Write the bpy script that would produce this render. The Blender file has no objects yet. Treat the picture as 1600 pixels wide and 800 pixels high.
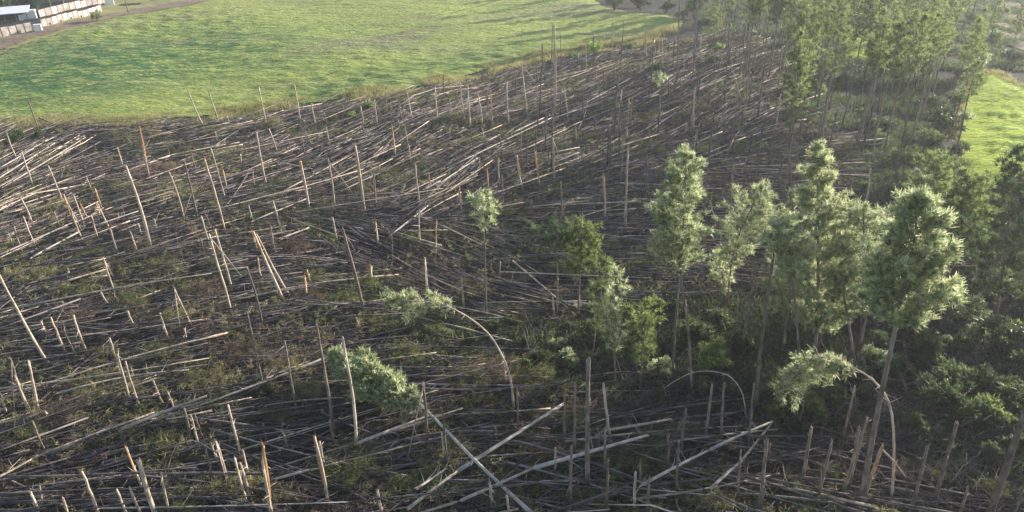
import bpy, math, random
import numpy as np
from mathutils import Vector
random.seed(7)
rng = np.random.default_rng(7)
R = math.radians
S = bpy.context.scene
COL = S.collection

# ------------------------------------------------------------------ camera, sky, sun, exposure
CAM_H, PITCH, ROLL, FPX = 40.0, R(27.6), R(1.8), 1150.0     # focal length in pixels of a 1600 px wide frame
SUN_AZ, SUN_EL = R(57), R(18)                               # azimuth measured from +Y towards +X
SUN_STRENGTH, SKY_STRENGTH, EXPOSURE, HAZE = 5.0, 0.12, 1.0, 0.0003

F0 = np.array([0, math.cos(PITCH), -math.sin(PITCH)])
U0 = np.array([0, math.sin(PITCH), math.cos(PITCH)])
R0 = np.array([1.0, 0, 0])
CU = math.cos(ROLL) * U0 + math.sin(ROLL) * R0
CR = math.cos(ROLL) * R0 - math.sin(ROLL) * U0
CAM = np.array([0, 0, CAM_H])
cd = bpy.data.cameras.new('camera'); cam = bpy.data.objects.new('camera', cd); COL.objects.link(cam)
from mathutils import Matrix
cam.matrix_world = Matrix(((CR[0], CU[0], -F0[0], 0), (CR[1], CU[1], -F0[1], 0), (CR[2], CU[2], -F0[2], CAM_H), (0, 0, 0, 1)))
cd.sensor_width = 36; cd.lens = 36 * FPX / 1600; cd.clip_start = .5; cd.clip_end = 6000
S.camera = cam
w = bpy.data.worlds.new("World"); S.world = w; w.use_nodes = True
wn = w.node_tree.nodes; wl = w.node_tree.links
sky = wn.new('ShaderNodeTexSky'); sky.sky_type = 'NISHITA'; sky.sun_disc = False
sky.sun_elevation = SUN_EL; sky.sun_rotation = SUN_AZ
wl.new(sky.outputs[0], wn['Background'].inputs[0]); wn['Background'].inputs[1].default_value = SKY_STRENGTH
sl = bpy.data.lights.new('sun', 'SUN'); sl.energy = SUN_STRENGTH; sl.angle = R(.5); sl.color = (1, .93, .83)
so = bpy.data.objects.new('sun', sl); COL.objects.link(so)
sd = Vector((math.sin(SUN_AZ) * math.cos(SUN_EL), math.cos(SUN_AZ) * math.cos(SUN_EL), math.sin(SUN_EL)))
so.rotation_euler = sd.to_track_quat('Z', 'Y').to_euler(); so.location = (0, 0, 80)
S.view_settings.view_transform = 'Standard'; S.view_settings.look = 'None'
S.view_settings.exposure = EXPOSURE; S.view_settings.gamma = 1; S.view_settings.use_curve_mapping = False
S.cycles.max_bounces = 6; S.cycles.diffuse_bounces = 3; S.cycles.transmission_bounces = 3
S.cycles.transparent_max_bounces = 6; S.cycles.volume_bounces = 0
S.cycles.volume_step_rate = 4; S.cycles.use_denoising = True

# ------------------------------------------------------------------ ground height and pixel -> ground
def H(x, y):
    x = np.asarray(x, float); y = np.asarray(y, float)
    return (.5 * np.sin(x * .045 + 1) * np.cos(y * .05) + .3 * np.sin(x * .11 + y * .07) + .13 * np.sin(x * .31 - y * .23 + 2)
            + .1 * np.cos(x * .2 + y * .41))
def ray(px, py):
    u = (px - 800) / FPX; v = (400 - py) / FPX
    return F0 + u * CR + v * CU
def P(px, py, dz=0.0):
    d = ray(px, py); z = dz
    if d[2] > -.03: d = d.copy(); d[2] = -.03
    for _ in range(6):
        t = (CAM_H - z) / -d[2]; q = CAM + t * d; z = float(H(q[0], q[1])) + dz
    return np.array([q[0], q[1], z])
def PV(base, px, py, depth=0.0):
    """point seen at (px,py) in the vertical plane through base that faces the camera, moved back by depth"""
    n = np.array([base[0], base[1], 0.]); L = np.linalg.norm(n); n /= L
    d = ray(px, py); t = (L + depth) / d.dot(n)
    return CAM + t * d
def proj(p):
    d = np.asarray(p) - CAM; z = d.dot(F0)
    return 800 + FPX * d.dot(CR) / z, 400 - FPX * d.dot(CU) / z, z
def ppm(p):                                                # photo pixels per metre at p
    return FPX / proj(p)[2]

# ------------------------------------------------------------------ helpers
class MB:
    def __init__(s): s.v = []; s.f = []; s.n = 0; s.mi = []
    def add(s, v, f, m=0):
        s.v.append(np.asarray(v, np.float32)); 
        for q in f: s.f.append([i + s.n for i in q]); s.mi.append(m)
        s.n += len(v)
    def quads(s, v, m=0):                                  # v (N*4,3)
        k = len(v) // 4; idx = (np.arange(k * 4) + s.n).reshape(-1, 4).tolist()
        s.v.append(np.asarray(v, np.float32)); s.f.extend(idx); s.mi.extend([m] * k); s.n += len(v)
    def tube(s, pts, rad, n=7, cap=True, m=0, jag=0):
        pts = np.asarray(pts, float); k = len(pts)
        T = np.gradient(pts, axis=0); T /= np.linalg.norm(T, axis=1)[:, None] + 1e-9
        a = np.array([0, 0, 1.]) if abs(T[0][2]) < .8 else np.array([1., 0, 0])
        vs = []
        ang = np.arange(n) * 2 * math.pi / n
        for i in range(k):
            b = np.cross(T[i], a); b /= np.linalg.norm(b) + 1e-9; c = np.cross(T[i], b); a = np.cross(b, T[i]) if True else a
            ring = pts[i] + rad[i] * (np.cos(ang)[:, None] * b + np.sin(ang)[:, None] * c)
            if jag and i == k - 1: ring = ring + T[i] * (rng.random(n)[:, None] * jag)
            vs.append(ring)
        f = [(i * n + j, i * n + (j + 1) % n, (i + 1) * n + (j + 1) % n, (i + 1) * n + j) for i in range(k - 1) for j in range(n)]
        if cap: f += [tuple(range(n))[::-1], tuple((k - 1) * n + j for j in range(n))]
        s.add(np.concatenate(vs), f, m)
    def box(s, c, sx, sy, sz, ax=(1, 0), m=0):             # c = centre of the bottom; ax = unit direction of its long side
        ax = np.array([ax[0], ax[1], 0.]); ay = np.array([-ax[1], ax[0], 0.]); c = np.asarray(c, float)
        v = [c + ax * sx / 2 * i + ay * sy / 2 * j + np.array([0, 0, sz * k]) for k in (0, 1) for i, j in ((-1, -1), (1, -1), (1, 1), (-1, 1))]
        s.add(v, [(3, 2, 1, 0), (4, 5, 6, 7), (0, 1, 5, 4), (1, 2, 6, 5), (2, 3, 7, 6), (3, 0, 4, 7)], m)
    def mesh(s, name, *mats, smooth=False):
        me = bpy.data.meshes.new(name)
        me.from_pydata(np.concatenate(s.v).tolist() if s.v else [], [], s.f)
        for m in mats: me.materials.append(m)
        if len(mats) > 1: me.polygons.foreach_set('material_index', s.mi)
        if smooth: me.polygons.foreach_set('use_smooth', [True] * len(me.polygons))
        me.update(); return me
def link(name, me, parent=None, loc=None):
    o = bpy.data.objects.new(name, me); COL.objects.link(o)
    if parent: o.parent = parent
    if loc is not None: o.location = [float(q) for q in loc]
    return o
def tag(o, label=None, cat=None, group=None, kind=None):
    if label: o['label'] = label
    if cat: o['category'] = cat
    if group: o['group'] = group
    if kind: o['kind'] = kind
    return o
def unit(v): return v / (np.linalg.norm(v, axis=-1, keepdims=True) + 1e-9)

def blades(c, d, L, W, taper=.35):
    """flat needles or leaves: c (N,3) roots, d (N,3) directions, L, W lengths and widths"""
    n = len(c); s = unit(np.cross(d, rng.normal(size=(n, 3)))); L = np.broadcast_to(L, n)[:, None]; W = np.broadcast_to(W, n)[:, None]
    v = np.empty((n, 4, 3)); v[:, 0] = c - s * W / 2; v[:, 1] = c + s * W / 2
    v[:, 2] = c + d * L + s * W / 2 * taper; v[:, 3] = c + d * L - s * W / 2 * taper
    return v.reshape(-1, 3)

# ------------------------------------------------------------------ materials
def mat(name, c1, c2, scale=3, detail=6, rough=.9, rand=0, bump=0, bscale=20, stretch=None, c3=None, scale3=.5, th=(.35, .65), translucent=0, spec=.2, coord='Object', worldpos=False):
    m = bpy.data.materials.new(name); m.use_nodes = True; nt = m.node_tree; N = nt.nodes; Lk = nt.links
    b = N['Principled BSDF']; b.inputs['Roughness'].default_value = rough; b.inputs['Specular IOR Level'].default_value = spec
    if worldpos: src = N.new('ShaderNodeNewGeometry').outputs['Position']
    else: src = N.new('ShaderNodeTexCoord').outputs[coord]
    mp = N.new('ShaderNodeMapping'); Lk.new(src, mp.inputs[0])
    if stretch: mp.inputs['Scale'].default_value = stretch
    no = N.new('ShaderNodeTexNoise'); no.inputs['Scale'].default_value = scale; no.inputs['Detail'].default_value = detail; no.inputs['Roughness'].default_value = .6
    Lk.new(mp.outputs[0], no.inputs['Vector'])
    r = N.new('ShaderNodeValToRGB'); r.color_ramp.elements[0].position, r.color_ramp.elements[1].position = th
    r.color_ramp.elements[0].color = (*c1, 1); r.color_ramp.elements[1].color = (*c2, 1)
    Lk.new(no.outputs[0], r.inputs[0]); col = r.outputs[0]
    if c3:
        n3 = N.new('ShaderNodeTexNoise'); n3.inputs['Scale'].default_value = scale3; n3.inputs['Detail'].default_value = 4
        Lk.new(mp.outputs[0] if not stretch else src, n3.inputs['Vector'])
        r3 = N.new('ShaderNodeValToRGB'); r3.color_ramp.elements[0].position = .5; r3.color_ramp.elements[1].position = .62
        Lk.new(n3.outputs[0], r3.inputs[0]); mx = N.new('ShaderNodeMixRGB'); mx.inputs[2].default_value = (*c3, 1)
        Lk.new(r3.outputs[0], mx.inputs[0]); Lk.new(col, mx.inputs[1]); col = mx.outputs[0]
    if rand:
        oi = N.new('ShaderNodeObjectInfo'); mr = N.new('ShaderNodeMapRange'); mr.inputs[3].default_value = 1 - rand; mr.inputs[4].default_value = 1 + rand
        Lk.new(oi.outputs['Random'], mr.inputs[0]); hs = N.new('ShaderNodeHueSaturation'); Lk.new(mr.outputs[0], hs.inputs['Value']); Lk.new(col, hs.inputs['Color']); col = hs.outputs[0]
    Lk.new(col, b.inputs['Base Color'])
    if bump:
        nb = N.new('ShaderNodeTexNoise'); nb.inputs['Scale'].default_value = bscale; nb.inputs['Detail'].default_value = 5; Lk.new(mp.outputs[0], nb.inputs['Vector'])
        bp = N.new('ShaderNodeBump'); bp.inputs['Strength'].default_value = bump; bp.inputs['Distance'].default_value = .3; Lk.new(nb.outputs[0], bp.inputs['Height']); Lk.new(bp.outputs[0], b.inputs['Normal'])
    if translucent:
        tr = N.new('ShaderNodeBsdfTranslucent'); hs = N.new('ShaderNodeHueSaturation'); hs.inputs['Value'].default_value = 2.0; hs.inputs['Saturation'].default_value = 1.0
        Lk.new(col, hs.inputs['Color']); Lk.new(hs.outputs[0], tr.inputs['Color'])
        ms = N.new('ShaderNodeMixShader'); ms.inputs[0].default_value = translucent
        Lk.new(b.outputs[0], ms.inputs[1]); Lk.new(tr.outputs[0], ms.inputs[2]); Lk.new(ms.outputs[0], N['Material Output'].inputs['Surface'])
    return m
M = {}
M['floor'] = mat('forest_floor', (.018, .017, .017), (.055, .047, .042), .9, 10, c3=(.045, .05, .02), scale3=.12, bump=.8, bscale=4)
M['meadow'] = None
M['dirt'] = mat('bare_earth', (.16, .11, .075), (.3, .22, .15), .8, 8, bump=.3, bscale=3)
M['dry_grass'] = mat('dry_bank_grass', (.2, .22, .06), (.34, .28, .13), .3, 8, bump=.5, bscale=3)
M['bark'] = mat('pine_bark', (.13, .1, .083), (.34, .265, .21), 2.5, 8, stretch=(1, 1, .35), rand=.3, bump=.5, bscale=14)
M['bark_log'] = mat('fallen_bark', (.042, .036, .039), (.16, .135, .137), 1.2, 8, rand=.35, bump=.4, bscale=9, c3=(.22, .185, .165), scale3=.35)
M['pale'] = mat('weathered_bark', (.36, .265, .19), (.7, .57, .44), 2, 8, stretch=(1, 1, .3), rand=.15, bump=.3, bscale=12)
M['white'] = mat('peeled_log', (.33, .28, .24), (.58, .51, .44), 1.2, 8, rand=.15, bump=.3, bscale=8)
M['torn'] = mat('torn_wood', (.42, .25, .12), (.78, .6, .4), 4, 6, rand=.15)
M['orange'] = mat('split_heartwood', (.45, .2, .08), (.66, .38, .18), 3, 6, rand=.1)
M['needle'] = mat('pine_needles', (.05, .08, .025), (.22, .26, .09), 2.2, 3, th=(.38, .6), rand=.15, translucent=.5, rough=.5, spec=.4)
M['needle_pale'] = mat('wilting_needles', (.09, .12, .06), (.44, .47, .27), 2.6, 3, th=(.38, .6), rand=.1, translucent=.5, rough=.4, spec=.6)
M['needle_dark'] = mat('shaded_pine_needles', (.03, .06, .03), (.09, .13, .05), .8, 3, rand=.2, translucent=.4, rough=.55, spec=.3)  # darker copy of the needles, with shade put into the colour
M['leaf'] = mat('bush_leaves', (.03, .055, .024), (.12, .15, .06), 1.8, 3, rand=.25, translucent=.4, rough=.5, spec=.4)
M['leaf_bright'] = mat('young_leaves', (.16, .26, .03), (.3, .4, .07), .9, 3, rand=.1, translucent=.5, rough=.5)
M['slash_green'] = mat('fallen_green_needles', (.07, .085, .035), (.22, .24, .09), 1.5, 4, rand=.15, translucent=.3)
M['slash_straw'] = mat('fallen_yellow_needles', (.16, .145, .06), (.4, .36, .17), 1.5, 4, rand=.15, translucent=.3)
M['slash_brown'] = mat('fallen_brown_needles', (.12, .08, .055), (.27, .19, .13), 1.5, 4, rand=.15, translucent=.2)
M['litter'] = mat('dead_twigs', (.05, .042, .042), (.18, .15, .135), .35, 8)
M['grass_edge'] = mat('edge_grass', (.17, .17, .06), (.38, .34, .16), .25, 6, translucent=.35)
M['concrete'] = mat('pale_concrete', (.3, .26, .23), (.58, .51, .46), .6, 7, rand=.3)
M['roof'] = mat('pale_roof_sheet', (.6, .62, .64), (.75, .76, .78), .6, 4)
M['dark'] = mat('dark_boards_and_shade', (.035, .028, .025), (.07, .05, .045), 1, 4)  # dark tone that stands in for shade under the shed roof and in openings
M['white_paint'] = mat('white_paint', (.75, .74, .72), (.82, .81, .8), 2, 3)
M['wood_pole'] = mat('pole_wood', (.14, .11, .09), (.22, .18, .14), 2, 4)

def meadow_mat(name, base1, base2, dark, dryc=((.2, .22, .09), (.33, .31, .15)), spot=None):
    m = bpy.data.materials.new(name); m.use_nodes = True; nt = m.node_tree; N = nt.nodes; Lk = nt.links
    b = N['Principled BSDF']; b.inputs['Roughness'].default_value = .8; b.inputs['Specular IOR Level'].default_value = .15
    pos = N.new('ShaderNodeNewGeometry').outputs['Position']
    def noise(sc, det, st, rot=0, rough=.6, dist=0):
        mp = N.new('ShaderNodeMapping'); mp.inputs['Scale'].default_value = st; mp.inputs['Rotation'].default_value = (0, 0, rot); Lk.new(pos, mp.inputs[0])
        n = N.new('ShaderNodeTexNoise'); n.inputs['Scale'].default_value = sc; n.inputs['Detail'].default_value = det; n.inputs['Roughness'].default_value = rough; n.inputs['Distortion'].default_value = dist
        Lk.new(mp.outputs[0], n.inputs['Vector']); return n.outputs[0]
    def ramp(src, a, bb, c1, c2):
        r = N.new('ShaderNodeValToRGB'); r.color_ramp.elements[0].position = a; r.color_ramp.elements[1].position = bb
        r.color_ramp.elements[0].color = (*c1, 1); r.color_ramp.elements[1].color = (*c2, 1); Lk.new(src, r.inputs[0]); return r.outputs[0]
    def mix(f, a, bb):
        x = N.new('ShaderNodeMixRGB'); Lk.new(f, x.inputs[0]); Lk.new(a, x.inputs[1]); Lk.new(bb, x.inputs[2]); return x.outputs[0]
    k0, k1 = (0, 0, 0), (1, 1, 1)
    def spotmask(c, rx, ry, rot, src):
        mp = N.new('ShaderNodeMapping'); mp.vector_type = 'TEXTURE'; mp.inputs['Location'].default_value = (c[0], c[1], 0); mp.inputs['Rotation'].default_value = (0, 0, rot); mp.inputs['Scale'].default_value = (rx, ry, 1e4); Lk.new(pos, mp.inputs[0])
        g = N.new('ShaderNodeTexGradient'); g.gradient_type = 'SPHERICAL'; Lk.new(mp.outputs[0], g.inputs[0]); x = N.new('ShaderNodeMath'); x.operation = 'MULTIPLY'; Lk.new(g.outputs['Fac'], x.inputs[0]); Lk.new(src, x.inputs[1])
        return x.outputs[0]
    fine = ramp(noise(1.1, 8, (.5, 1.3, 1), .35), .3, .7, base1, base2)
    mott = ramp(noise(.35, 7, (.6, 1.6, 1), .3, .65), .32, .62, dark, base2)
    a = mix(ramp(noise(.05, 3, (1, 1, 1)), .42, .6, k0, (.75, .75, .75)), fine, mott)
    dry = ramp(noise(.5, 7, (.3, 1.2, 1), .4), .3, .7, *dryc)
    a = mix(ramp(noise(.028, 4, (.6, 1.4, 1), .5), .5, .66, k0, (.8, .8, .8)), a, dry)
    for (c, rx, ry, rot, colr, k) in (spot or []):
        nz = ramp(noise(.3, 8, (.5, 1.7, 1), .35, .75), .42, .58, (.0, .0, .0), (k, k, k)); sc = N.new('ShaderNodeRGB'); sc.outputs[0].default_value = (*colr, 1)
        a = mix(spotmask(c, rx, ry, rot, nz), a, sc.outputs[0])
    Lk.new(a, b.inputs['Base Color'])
    bp = N.new('ShaderNodeBump'); bp.inputs['Strength'].default_value = .9; bp.inputs['Distance'].default_value = 1.1
    Lk.new(noise(1.3, 6, (.45, 1.2, 1), .3), bp.inputs['Height']); Lk.new(bp.outputs[0], b.inputs['Normal'])
    tr = N.new('ShaderNodeBsdfTranslucent')
    return m
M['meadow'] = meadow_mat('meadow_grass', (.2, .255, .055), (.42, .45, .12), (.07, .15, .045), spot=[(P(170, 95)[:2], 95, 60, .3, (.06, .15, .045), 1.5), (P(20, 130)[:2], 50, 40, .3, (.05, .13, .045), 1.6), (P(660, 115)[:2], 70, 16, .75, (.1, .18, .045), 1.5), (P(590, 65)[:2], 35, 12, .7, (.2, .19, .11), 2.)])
M['meadow_bright'] = meadow_mat('bright_pasture', (.26, .38, .012), (.44, .52, .02), (.1, .24, .015), ((.22, .34, .02), (.36, .45, .05)))

# ------------------------------------------------------------------ the setting: ground sheet, meadows, track
def inpoly(x, y, poly):
    poly = np.asarray(poly); inside = np.zeros(np.shape(x), bool); j = len(poly) - 1
    for i in range(len(poly)):
        xi, yi = poly[i][:2]; xj, yj = poly[j][:2]
        c = ((yi > y) != (yj > y)) & (x < (xj - xi) * (y - yi) / (yj - yi + 1e-12) + xi); inside ^= c; j = i
    return inside
def axis_coords(lo, hi, step, far):
    a = list(np.arange(lo, hi + step, step)); s = step; q = hi
    while q < far: s *= 1.35; q += s; a.append(q)
    s = step; q = lo
    while q > -far: s *= 1.35; q -= s; a.insert(0, q)
    return np.array(a)
def sheet(name, xs, ys, zf, material, poly=None, smooth=True):
    X, Y = np.meshgrid(xs, ys); Z = zf(X, Y); nx, ny = len(xs), len(ys)
    V = np.stack([X, Y, Z], -1).reshape(-1, 3)
    i, j = np.meshgrid(np.arange(nx - 1), np.arange(ny - 1)); a = (j * nx + i).ravel()
    Fq = np.stack([a, a + 1, a + nx + 1, a + nx], -1)
    if poly is not None:
        c = V[Fq].mean(1); Fq = Fq[inpoly(c[:, 0], c[:, 1], poly)]
        used = np.unique(Fq); re = np.full(len(V), -1); re[used] = np.arange(len(used)); V = V[used]; Fq = re[Fq]
    me = bpy.data.meshes.new(name); me.from_pydata(V.tolist(), [], Fq.tolist()); me.materials.append(material)
    me.polygons.foreach_set('use_smooth', [True] * len(me.polygons)); me.update()
    return tag(link(name, me), kind='structure')
def PP(pts): return [P(*p)[:2] for p in pts]

sheet('ground', axis_coords(-110, 150, 1.3, 1150), axis_coords(15, 260, 1.3, 1150), H, M['floor'])
edge_px = [(-90, 200), (0, 193), (80, 190), (150, 188), (230, 188), (300, 183), (430, 163), (500, 160), (560, 148), (640, 138), (700, 124), (760, 108), (800, 97), (850, 86), (900, 76), (960, 68), (1010, 60), (1060, 46)]
meadow_px = edge_px + [(1068, 34), (1040, 24), (985, 20), (945, 12), (920, -4), (880, -30), (400, -22), (300, 9), (180, 27), (110, 48), (0, 82), (-90, 112)]
mp_ = PP(meadow_px)
TRK = PP([(-60, 178), (90, 150), (180, 124), (330, 85), (470, 62), (550, 50), (690, 24), (800, -6)])
def linedist(X, Y, L):
    D = np.full(X.shape, 1e9)
    for (x0, y0), (x1, y1) in zip(L[:-1], L[1:]):
        dx, dy = x1 - x0, y1 - y0; t = np.clip(((X - x0) * dx + (Y - y0) * dy) / (dx * dx + dy * dy), 0, 1); D = np.minimum(D, np.hypot(X - x0 - t * dx, Y - y0 - t * dy))
    return D
def relief(amp, edge=None):
    def f(X, Y):
        D = linedist(X, Y, TRK); g = np.exp(-(D / .9) ** 2) + .8 * np.exp(-((D - 3.2) / .8) ** 2)
        a = .5 + .5 * np.sin(X * .9 + 1.3 * np.sin(Y * .35) + Y * .35)
        b = .5 + .5 * np.sin(Y * 1.25 + X * .3 + 1.5 * np.sin(X * .23))
        c = rng.random(X.shape)
        sp = np.clip(np.sin(X * .03 + 2) * np.sin(Y * .045 + .4) + .35, 0, 1)
        return H(X, Y) + .1 + amp * (sp * (a * b) * .5 + .35 * c + .1 * b + .2) * (1 - .95 * np.minimum(g, 1)) * (1 if edge is None else np.clip(linedist(X, Y, list(edge) + [edge[0]]) / 5, .05, 1))
    return f
xs = [p[0] for p in mp_]; ys = [p[1] for p in mp_]
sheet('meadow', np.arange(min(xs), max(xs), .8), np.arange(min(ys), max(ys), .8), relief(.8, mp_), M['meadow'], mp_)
M['track'] = mat('worn_wheel_track', (.07, .1, .03), (.2, .2, .08), .5, 6)
for off in (0., 3.2):
    V = []; Fq = []
    for (x0, y0), (x1, y1) in zip(TRK[:-1], TRK[1:]):
        L_ = math.hypot(x1 - x0, y1 - y0); tx_, ty_ = (x1 - x0) / L_, (y1 - y0) / L_
        for q in np.arange(0, L_, 1.):
            cx, cy = x0 + tx_ * q - ty_ * off, y0 + ty_ * q + tx_ * off; wv = .32 + .1 * math.sin(q * .7)
            for sg in (-1, 1):
                X_, Y_ = cx - ty_ * wv * sg, cy + tx_ * wv * sg; V.append((X_, Y_, float(H(X_, Y_)) + .19))
    Fq = [(i, i + 1, i + 3, i + 2) for i in range(0, len(V) - 3, 2)]
    me = bpy.data.meshes.new('wheel_track'); me.from_pydata(V, [], Fq); me.materials.append(M['track']); me.update(); tag(link('path', me), kind='structure')
bank_px = [(-90, 112), (0, 82), (110, 48), (180, 27), (300, 9), (400, -22), (340, -40), (180, -12), (165, 8), (60, 38), (0, 60), (-90, 85)]
bp_ = PP(bank_px); xs = [p[0] for p in bp_]; ys = [p[1] for p in bp_]
sheet('grass_bank', np.arange(min(xs), max(xs), 1.), np.arange(min(ys), max(ys), 1.), lambda X, Y: H(X, Y) + .12 + .1 * rng.random(X.shape), M['dry_grass'], bp_)
tp = PP([(-90, 104), (0, 78), (60, 58), (120, 42), (200, 23), (300, 8), (420, -14), (420, -17), (300, 1), (200, 17), (120, 33), (60, 46), (0, 62), (-90, 86)])
xs = [p[0] for p in tp]; ys = [p[1] for p in tp]
sheet('dirt_track', np.arange(min(xs), max(xs), .8), np.arange(min(ys), max(ys), .8), lambda X, Y: H(X, Y) + .27 + .05 * rng.random(X.shape), M['dirt'], tp)
rp = PP([(1500, 265), (1500, 200), (1508, 160), (1520, 122), (1548, 112), (1580, 125), (1640, 150), (1720, 190), (1720, 330), (1620, 330), (1560, 290)])
xs = [p[0] for p in rp]; ys = [p[1] for p in rp]
sheet('pasture', np.arange(min(xs), max(xs), .7), np.arange(min(ys), max(ys), .7), relief(.9, rp), M['meadow_bright'], rp)
rp2 = PP([(1300, 50), (1360, 45), (1405, 50), (1420, 80), (1410, 102), (1375, 105), (1330, 90)])
xs = [p[0] for p in rp2]; ys = [p[1] for p in rp2]
sheet('far_pasture', np.arange(min(xs), max(xs), .9), np.arange(min(ys), max(ys), .9), relief(.3), M['meadow_bright'], rp2)
ep = PP([(1500, -20), (1640, -25), (1700, 60), (1650, 100), (1560, 66), (1515, 40)])
xs = [p[0] for p in ep]; ys = [p[1] for p in ep]
sheet('dirt_clearing', np.arange(min(xs), max(xs), 1.), np.arange(min(ys), max(ys), 1.), lambda X, Y: H(X, Y) + .1 + .7 * (np.sin(Y * .5 + X * .06) > .35) * rng.random(X.shape), M['dirt'], ep)

# ------------------------------------------------------------------ labels: each thing is named by what stands nearest to it
LM = [("the small pine with a round tuft", 752, 325), ("the arched pale pine", 735, 500), ("the bushy-crowned toppled pine", 600, 610),
      ("the bare hoop-bent pine", 1375, 640), ("the two crossing tall pines", 1055, 370), ("the big cone-shaped pine", 1275, 350),
      ("the broad round-crowned pine", 1430, 410), ("the long pale leaning pole", 38, 500), ("the white log crossing a trunk", 790, 690),
      ("the thick split orange trunk", 477, 292), ("the tallest snag against the meadow", 867, 115), ("the tall slim orange-sided snag", 563, 282),
      ("the pair of poles leaning together", 424, 420), ("the yellow-green bush by the meadow", 552, 183), ("the white logs at the left edge", 60, 250),
      ("the long straw-coloured brush heap", 135, 620), ("the splintered stump by the meadow", 1009, 72), ("the short bright orange stump", 580, 434),
      ("the thick dark trunk by the long log", 920, 680), ("the fork-topped splintered trunk", 228, 755), ("the bright pasture", 1550, 190),
      ("the thick trunk in the lower corner", 1572, 730), ("the tall snag on the far meadow tip", 1086, 60), ("the lone tall two-piece pole", 217, 325),
      ("the orange-cored snag amid long logs", 944, 305), ("the pale block wall", 110, 30), ("the lopsided young pine", 1165, 370),
      ("the twin trunks by the brown slash", 350, 420), ("the low golden brush heap", 840, 608)]
ORD = ['nearest', 'second', 'third', 'fourth', 'fifth', 'sixth', 'seventh', 'eighth', 'ninth', 'tenth', 'eleventh', 'twelfth', 'thirteenth', 'fourteenth', 'fifteenth', 'sixteenth',
       'seventeenth', 'eighteenth', 'nineteenth', 'twentieth', 'twenty-first', 'twenty-second', 'twenty-third', 'twenty-fourth', 'twenty-fifth', 'twenty-sixth']
TOLABEL = []                                               # (object, noun phrase, px, py)
def want(o, noun, px, py): TOLABEL.append((o, noun, px, py))
def flush_labels():
    cells = {}
    for o, noun, px, py in TOLABEL:
        best = min(LM, key=lambda l: math.hypot(l[1] - px, (l[2] - py) * 1.4) + (60 if math.hypot(l[1] - px, l[2] - py) < 6 else 0))
        dx, dy = px - best[1], (py - best[2]) * 1.4
        sec = ('right of' if dx > 0 else 'left of') if abs(dx) > abs(dy) else ('in front of' if dy > 0 else 'behind')
        cells.setdefault((noun, sec, best[0]), []).append((math.hypot(dx, dy), o))
    for (noun, sec, lm), lst in cells.items():
        lst.sort(key=lambda q: q[0])
        for k, (d, o) in enumerate(lst):
            if len(lst) == 1: o['label'] = f"{noun} {sec} {lm}"
            else: o['label'] = f"{noun}, {ORD[min(k, len(ORD) - 1)]} {sec} {lm}"
            for w_ in ('brown ', 'fallen ', 'leafy '):
                if len(o['label'].split()) > 16: o['label'] = o['label'].replace(w_, '', 1)
            if len(o['label'].split()) > 16: o['label'] = o['label'].replace('heap of fallen boughs', 'brush heap').replace(' snapped trunk,', ' snag,')

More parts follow.
